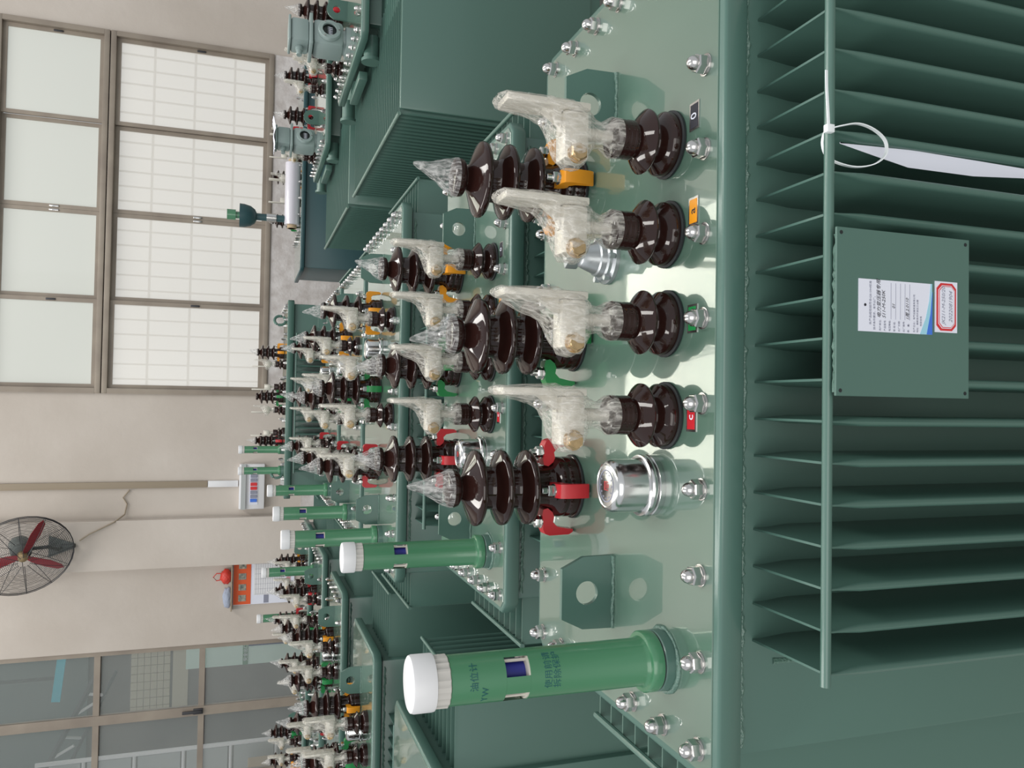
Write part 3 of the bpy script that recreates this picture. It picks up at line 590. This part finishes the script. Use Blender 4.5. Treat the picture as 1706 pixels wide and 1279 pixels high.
link('vertical_seam', MB().tube([(-.325-.1 + random.uniform(-.002, .002), .861-1.14, 1.0 - i*.02) for i in range(36)], .003, 5, .4).mesh('vertical_seam', M_weld, 60), T1)
T2, P2, _, _ = typeA('second green transformer of the middle row, behind the nearest one', -.015, .885, 1.078, True)

def typeB(label, dx, dy, top, near, cup=True, pole=True):
    X = lambda x: x + dx; Y = lambda y: y + dy
    T, P = transformer(label, (X(.03), Y(3.0)), top, (X(-.60), X(.665), Y(2.655), Y(3.40)), perimeter(X(-.575), X(.64), Y(2.705), Y(3.375), 10, 8), near=near, group='glossy green transformers in the middle row',
                       front_fins=(X(-.40), 19, .046, .15), left_fins=(Y(2.73), 13, .045, X(-.715)), right_fins=(Y(2.73), 13, .045, X(.78)))
    for i, x in enumerate((.284, .116, -.050, -.219)): lv_bushing(T, *P(X(x), Y(2.765)), i+1, near)
    for i, (x, c) in enumerate(((-.249, 'red'), (.043, 'green'), (.335, 'yellow'))): hv_bushing(T, *P(X(x), Y(3.05)), c, i+1, near)
    oil_gauge(T, *P(X(-.50), Y(2.94))); add_lug(T, P(X(-.41), Y(3.00)), near); add_lug(T, P(X(.50), Y(3.00)), near)
    link('relief_valve', cached('cup', m_cup), T, P(X(.190), Y(2.96)), label='polished metal pressure relief cap')
    return T
typeB('third green transformer of the middle row, one silver cap between its bushings', 0, 0, 1.155, True)
typeB('fourth green transformer of the middle row, half hidden by the third', -.035, .92, 1.15, False)
typeB('fifth green transformer of the middle row, in front of the tall one', -.03, 1.85, 1.15, False)
# tall one before the wall
def tall(label, x0, x1, y0, y1, top, bars=True, hvx=(), lvx=(), poles=(), group='tall transformers near the back wall', rings=(), colr=('red', 'green', 'yellow')):
    T, P = transformer(label, ((x0+x1)/2, (y0+y1)/2), top, (x0, x1, y0, y1), perimeter(x0+.03, x1-.03, y0+.03, y1-.03, 13, 6), group=group,
                       front_fins=(x0+.22, int((x1-x0-.44)/.05), .05, .16), left_fins=None, right_fins=None, flange=.05)
    for i, x in enumerate(lvx): lv_bushing(T, *P(x, y0+.16), i, False, bar=bars)
    for i, x in enumerate(hvx): hv_bushing(T, *P(x, y0+.45), colr[i % 3], i, False, film=(i % 2 == 0))
    for x, y in poles: oil_gauge(T, *P(x, y))
    for x in rings: link('lifting_eye', cached('eye', lambda: MB().tube([(.045*cos(a), 0, .05+.045*sin(a)) for a in [i*2*pi/20 for i in range(21)]], .012, 8).mesh('lifting_eye', M_paint)), T, P(x, y0+.22), (0, 0, .5))
    return T
tall('tall green transformer before the back wall, bare terminal bars on top', -.80, .80, 6.72, 7.35, 1.320, True, (-.36, .02, .40), (-.28, -.09, .10, .29), [(-.43, 7.05), (-.60, 6.95)], rings=(-.62, .66))

# ================================================================ LEFT ROW
def typeL(label, dy, lv, hv, cups=(), poles=(), near=False, x1=-1.0, x0=-2.3, top=1.15, tip=-.765, group='green transformers in the left row', cols=('yellow', 'green', 'red')):
    Y = lambda y: y + dy
    T, P = transformer(label, ((x0+x1)/2, Y(3.38)), top, (x0, x1, Y(3.105), Y(3.665)), None if dy < .5 else perimeter(x0+.03, x1-.03, Y(3.13), Y(3.64), 11, 5), near=near, group=group,
                       front_fins=(x0+.2, 20, .046, .14), left_fins=None, right_fins=(Y(3.15), 10, .0455, tip))
    for i, (x, y) in enumerate(lv): lv_bushing(T, *P(x, Y(y)), i+2, False)
    for i, (x, y) in enumerate(hv): hv_bushing(T, *P(x, Y(y)), cols[i % 3], i, False)
    for x, y in cups: link('relief_valve', cached('cup', m_cup), T, P(x, Y(y)), label='polished metal pressure relief cap')
    for x, y in poles: oil_gauge(T, *P(x, Y(y)))
    add_lug(T, P(x1-.18, Y(3.40)), near)
    return T
LVS = [(-1.285, 3.215), (-1.415, 3.215), (-1.70, 3.215), (-1.83, 3.215)]; HVS = [(-1.30, 3.47), (-1.53, 3.47), (-1.76, 3.47)]
# nearest of the left row: mostly outside the frame, its lid corner and side fins show
typeL('nearest transformer of the left row, only its bare lid corner in view', -1.03, [(-1.9, 3.2), (-2.05, 3.2)], [(-1.75, 3.45), (-2.0, 3.45)], near=True)
typeL('left row transformer with silver cap between two wrapped bushings', 0, LVS, HVS, [(-1.35, 3.30)], near=True)
typeL('left row transformer right behind the first full lid, cap and orange clamp', 1.03, LVS, HVS, [(-1.35, 3.30)])
typeL('left row transformer with red clamped bushing at its right end', 2.06, LVS, HVS, [], [(-1.16, 3.5)], cols=('red', 'green', 'yellow'))
typeL('left row transformer against the notice board end of the wall', 3.15, LVS, HVS, [], [(-1.75, 3.5)])
G2 = 'green transformers at the far left'
typeL('far left transformer in front of the glass partition', 2.2, [(x-1.45, y) for x, y in LVS], [(x-1.45, y) for x, y in HVS], [], [], x1=-2.45, x0=-3.8, tip=-2.36, group=G2)
typeL('farthest left transformer, closest to the glass partition', 3.4, [(x-1.45, y) for x, y in LVS], [(x-1.45, y) for x, y in HVS], [], [], x1=-2.45, x0=-3.8, tip=-2.36, group=G2, cols=('green', 'yellow', 'red'))

# ================================================================ RIGHT ROW
def relay(T, pos, rz=0):
    R = link('gas_relay', MB().lathe([(.075,0),(.075,.018),(.058,.024),(.058,.035)], 32).box(-.07,.07,-.065,.065,.03,.175,.022).mesh('gas_relay', M_grey, 35), T, pos, (0, 0, rz), label='grey gas relay with round sight glass')
    F = Matrix.Translation((0, -.062, .10)) @ Matrix.Rotation(pi/2, 4, 'X')
    link('bezel', MB().lathe([(.030,.002),(.050,.0),(.054,.004),(.054,.018),(.050,.024),(.034,.026),(.032,.018)], 36, F, cap=False).mesh('bezel', M_grey), R)
    link('dial', MB().lathe([(.034,.0),(.034,.010)], 32, F).mesh('dial', M_dial), R)
    b = MB()
    for k in range(5): b.box(-.020+k*.009,-.018+k*.009,-.0745,-.072,.086,.098); 
    b.box(-.024,.022,-.0745,-.072,.098,.0995); link('dial_scale', b.mesh('dial_scale', M_paper, 0), R)
    for k in range(5): link('numeral', cached(('num', k), lambda: textmesh(str(50*(k+1)), .008, M_paper, 0, .0003, 'CENTER')), R, (-.019+k*.009, -.073, .103), (pi/2, pi/2, 0))
    for a in (30, 150, 270): link('screw', cached('scr', lambda: MB().lathe([(.004,0),(.004,.004)], 8, Matrix.Rotation(pi/2, 4, 'X')).mesh('screw', M_steel)), R, (.044*cos(radians(a)), -.086, .10+.044*sin(radians(a))))
    link('top_plate', MB().box(-.085,.085,-.075,.075,.176,.192,.003).mesh('top_plate', M_grey, 30), R)
    link('terminal_box', MB().box(-.06,.065,-.055,.055,.192,.275,.012).box(-.065,.07,-.06,.06,.275,.287,.004).mesh('terminal_box', M_grey, 30), R)
    link('cable_gland', MB().lathe([(.018,0),(.018,.02),(.013,.022),(.013,.045)], 12, Matrix.Translation((-.06,0,.235)) @ Matrix.Rotation(-pi/2, 4, 'Y')).mesh('cable_gland', M_grey), R)
def typeR(label, dy, near):
    X0, X1r = 1.60, 3.2; Y = lambda y: y + dy; top = 1.20; C = (2.4, Y(3.9))
    T, P = transformer(label, C, top, (X0, X1r, Y(3.47), Y(4.35)), perimeter(X0+.03, X1r-.03, Y(3.50), Y(4.32), 16, 9), near=near, group='large transformers with deep cooling fins at the right', tank_in=.10)
    # deep fins to the left, with a smooth outer one
    cnt = 31
    fm = cached('rfin', lambda: MB().add(*(lambda d, H, t: ([(x, y, z) for z, h in ((0,.0026),(-.02,.0028),(-.06,t),(-H,t)) for x, y in ((0,-h),(-d+t,-h),(-d,0),(-d+t,h),(0,h))],
        [(j*5+i, j*5+i+1, (j+1)*5+i+1, (j+1)*5+i) for j in range(3) for i in range(4)] + [(0,1,2,3,4), (19,18,17,16,15)]))(.60, .78, .006)).mesh('radiator_fin', M_paint, 30))
    for k in range(cnt): link('radiator_fin', fm, T, (1.72 - C[0], 3.055 + k*.0437 + dy - C[1], 1.10))
    link('outer_panel', MB().box(1.135-C[0], 1.95-C[0], Y(3.030)-C[1], Y(3.044)-C[1], .30, 1.10, .006).mesh('outer_panel', M_paint, 30), T)
    link('header_box', MB().box(1.60-C[0], 1.95-C[0], Y(3.045)-C[1], Y(4.40)-C[1], .25, 1.095, .006).mesh('header_box', M_paint, 30), T)
    link('fin_rod', MB().tube([(1.118-C[0], Y(3.04)-C[1], 1.101), (1.118-C[0], Y(4.385)-C[1], 1.101)], .008, 10).mesh('fin_rod', M_weld), T)
    # valve pipes and bracket under the lid
    for yy in (3.62, 4.45):
        link('pipe_stub', MB().lathe([(.035,0),(.035,.10),(.045,.10),(.045,.115)], 20, Matrix.Translation((1.66-C[0], Y(yy)-C[1], 1.13)) @ Matrix.Rotation(-pi/2, 4, 'Y')).mesh('pipe_stub', M_paint), T)
    link('side_channel', MB().box(1.535-C[0], 1.575-C[0], Y(3.80)-C[1], Y(4.15)-C[1], 1.12, 1.160, .003).mesh('side_channel', M_paint, 30), T)
    relay(T, P(1.74, Y(3.90)), .25)
    add_lug(T, P(1.95, Y(4.0)), False, True)
    for i, (x, y) in enumerate(((2.0, 3.62), (2.2, 3.62))): lv_bushing(T, *P(x, Y(y)), i, False)
    for i, (x, y) in enumerate(((2.02, 4.22), (2.30, 4.22))): hv_bushing(T, *P(x, Y(y)), 'red', i, False)
    for i, (x, y) in enumerate(((1.83, 4.14), (1.72, 4.18))): lv_bushing(T, *P(x, Y(y)), i+2, False)
    return T
typeR('nearest large right-hand transformer, its deep fins lit from the aisle', 0, True)
typeR('second large right-hand transformer behind, with a paper on its grey relay', 1.60, False)
# dark teal one with the film roll
C = (1.95, 7.35)
T, P = transformer('dark teal transformer at the back right carrying a roll of film', C, 1.215, (1.12, 2.9, 7.0, 7.8), perimeter(1.45, 2.87, 7.03, 7.77, 10, 6), group='large transformers with deep cooling fins at the right', paint=M_teal)
for i, x in enumerate((1.75, 1.95, 2.15, 2.35)): lv_bushing(T, *P(x, 7.25), i, False, bar=True)
for i, x in enumerate((1.62, 2.02, 2.42)): hv_bushing(T, *P(x, 7.5), ('green', 'yellow', 'red')[i], i, False, film=i == 0)
R = link('breather', MB().lathe([(.03,0),(.03,.38)], 20).mesh('breather', M_teal), T, P(1.56, 7.12), label='teal pipe carrying an upturned bowl')
link('bowl', MB().lathe([(.03,.36),(.06,.375),(.085,.41),(.098,.46),(.100,.50),(.092,.50),(.05,.44)], 28).mesh('bowl', M_teal), R)
link('top_fitting', MB().lathe([(.03,.44),(.03,.53),(.045,.53),(.045,.60),(.03,.60)], 16).mesh('top_fitting', M_tube), R)
link('pipe_band', MB().lathe([(.037,.20),(.037,.28)], 20).mesh('pipe_band', M_steel), R)
t = thing('film_roll', 'white roll of stretch film lying on the dark teal transformer lid', 'film roll', (1.78, 7.11, 1.2835))
link('film', MB().lathe([(.040,-.27),(.065,-.27),(.065,.27),(.040,.27)], 36, Matrix.Rotation(pi/2, 4, 'Y')).mesh('film', M_roll), t)
link('core', MB().lathe([(.038,-.30),(.040,-.30),(.040,.30),(.038,.30),(.034,.30),(.034,-.30)], 24, Matrix.Rotation(pi/2, 4, 'Y')).mesh('core', M_card), t)
t = thing('paper_sheet', 'white paper sheet draped over the second grey relay', 'paper', (1.76, 5.50, 1.49))
bm = bmesh.new(); bmesh.ops.create_grid(bm, x_segments=10, y_segments=8, size=1)
for v in bm.verts: x, y = v.co.x, v.co.y; v.co = Vector((x*.11, y*.09, .003 + .02*max(0, x*x-.4) - .03*max(0, -x-.6) + .01*noise.noise(v.co*2)))
bmesh.ops.solidify(bm, geom=bm.faces[:], thickness=.0006); me = bpy.data.meshes.new('sheet'); bm.to_mesh(me); bm.free(); me.materials.append(M_paper); me.shade_smooth(); link('sheet', me, t)

# ================================================================ SMALL LOOSE THINGS
t = thing('zip_tie', 'white nylon zip tie looped round the rod of the nearest front fins', 'zip tie', (.310, .716, 1.040))
loop = [(.0,.000,.0),(.004,-.004,-.014),(.008,-.006,-.034),(.004,-.006,-.056),(-.006,-.004,-.074),(-.020,.000,-.078),(-.031,.004,-.066),(-.035,.010,-.046),(-.031,.016,-.026),(-.024,.019,-.013),(-.012,.018,-.006),(-.002,.012,-.003),(.0,.0,.0)]
def ribbon(path, w, th):   # flat strap: width along y mostly
    v = []; f = []
    for i, p in enumerate(path):
        p = Vector(p); tt = (Vector(path[min(i+1, len(path)-1)]) - Vector(path[max(i-1, 0)])).normalized(); s_ = Vector((0, 1, 0)); s_ = (s_ - tt*s_.dot(tt)).normalized(); u = tt.cross(s_)
        for a, c in ((-1,-1),(1,-1),(1,1),(-1,1)): v.append(tuple(p + s_*(a*w/2) + u*(c*th/2)))
    for j in range(len(path)-1):
        for k in range(4): f.append((j*4+k, j*4+(k+1) % 4, (j+1)*4+(k+1) % 4, (j+1)*4+k))
    return v, f + [(0,1,2,3), tuple((len(path)-1)*4+k for k in (3,2,1,0))]
def smooth(p, n=4):
    o = []
    for i in range(len(p)-1):
        a, b_, c, d = (Vector(p[max(i-1,0)]), Vector(p[i]), Vector(p[i+1]), Vector(p[min(i+2,len(p)-1)]))
        for k in range(n):
            u = k/n; o.append(tuple(.5*((2*b_) + (c-a)*u + (2*a-5*b_+4*c-d)*u*u + (3*b_-a-3*c+d)*u**3)))
    return o + [p[-1]]
link('loop', MB().add(*ribbon(smooth(loop), .0042, .0012)).mesh('loop', M_tie, 60), t)
link('tail', MB().add(*ribbon(smooth([(0,0,.001),(.02,-.002,.004),(.045,-.001,.005),(.066,.002,.003)]), .0012, .003)).mesh('tail', M_tie, 60), t)
link('head', MB().box(-.0045,.0045,-.0035,.0035,-.0045,.0055,.0008).mesh('head', M_tie, 30), t)
t = thing('paper_slip', 'folded white paper tucked between the nearest front fins below the zip tie', 'paper', (.30, .78, .72))
fr = [(.0050,-.040,.285),(-.004,-.039,.235),(-.0100,-.038,.183),(-.0100,-.038,.08),(-.006,-.040,.0),(-.004,-.040,-.10)]
bk = [(.0065,-.040,.284),(.0062,-.044,.235),(.0058,-.046,.183),(.0062,-.047,.08),(.0050,-.047,.0),(.0030,-.046,-.10)]
v = []; f = []
for i in range(6):
    for k in range(5):
        u = k/4; p = Vector(fr[i]).lerp(Vector(bk[i]), u); p.x += .0012*sin(i*2+k); v.append(tuple(p))
n = len(v); v += [(x+.0003, y, z+.0003) for x, y, z in v]
for i in range(5):
    for k in range(4):
        q = (i*5+k, i*5+k+1, (i+1)*5+k+1, (i+1)*5+k); f.append(q); f.append(tuple(j+n for j in reversed(q)))
link('sheet', MB().add(v, f).mesh('sheet', M_paper, 60), t)
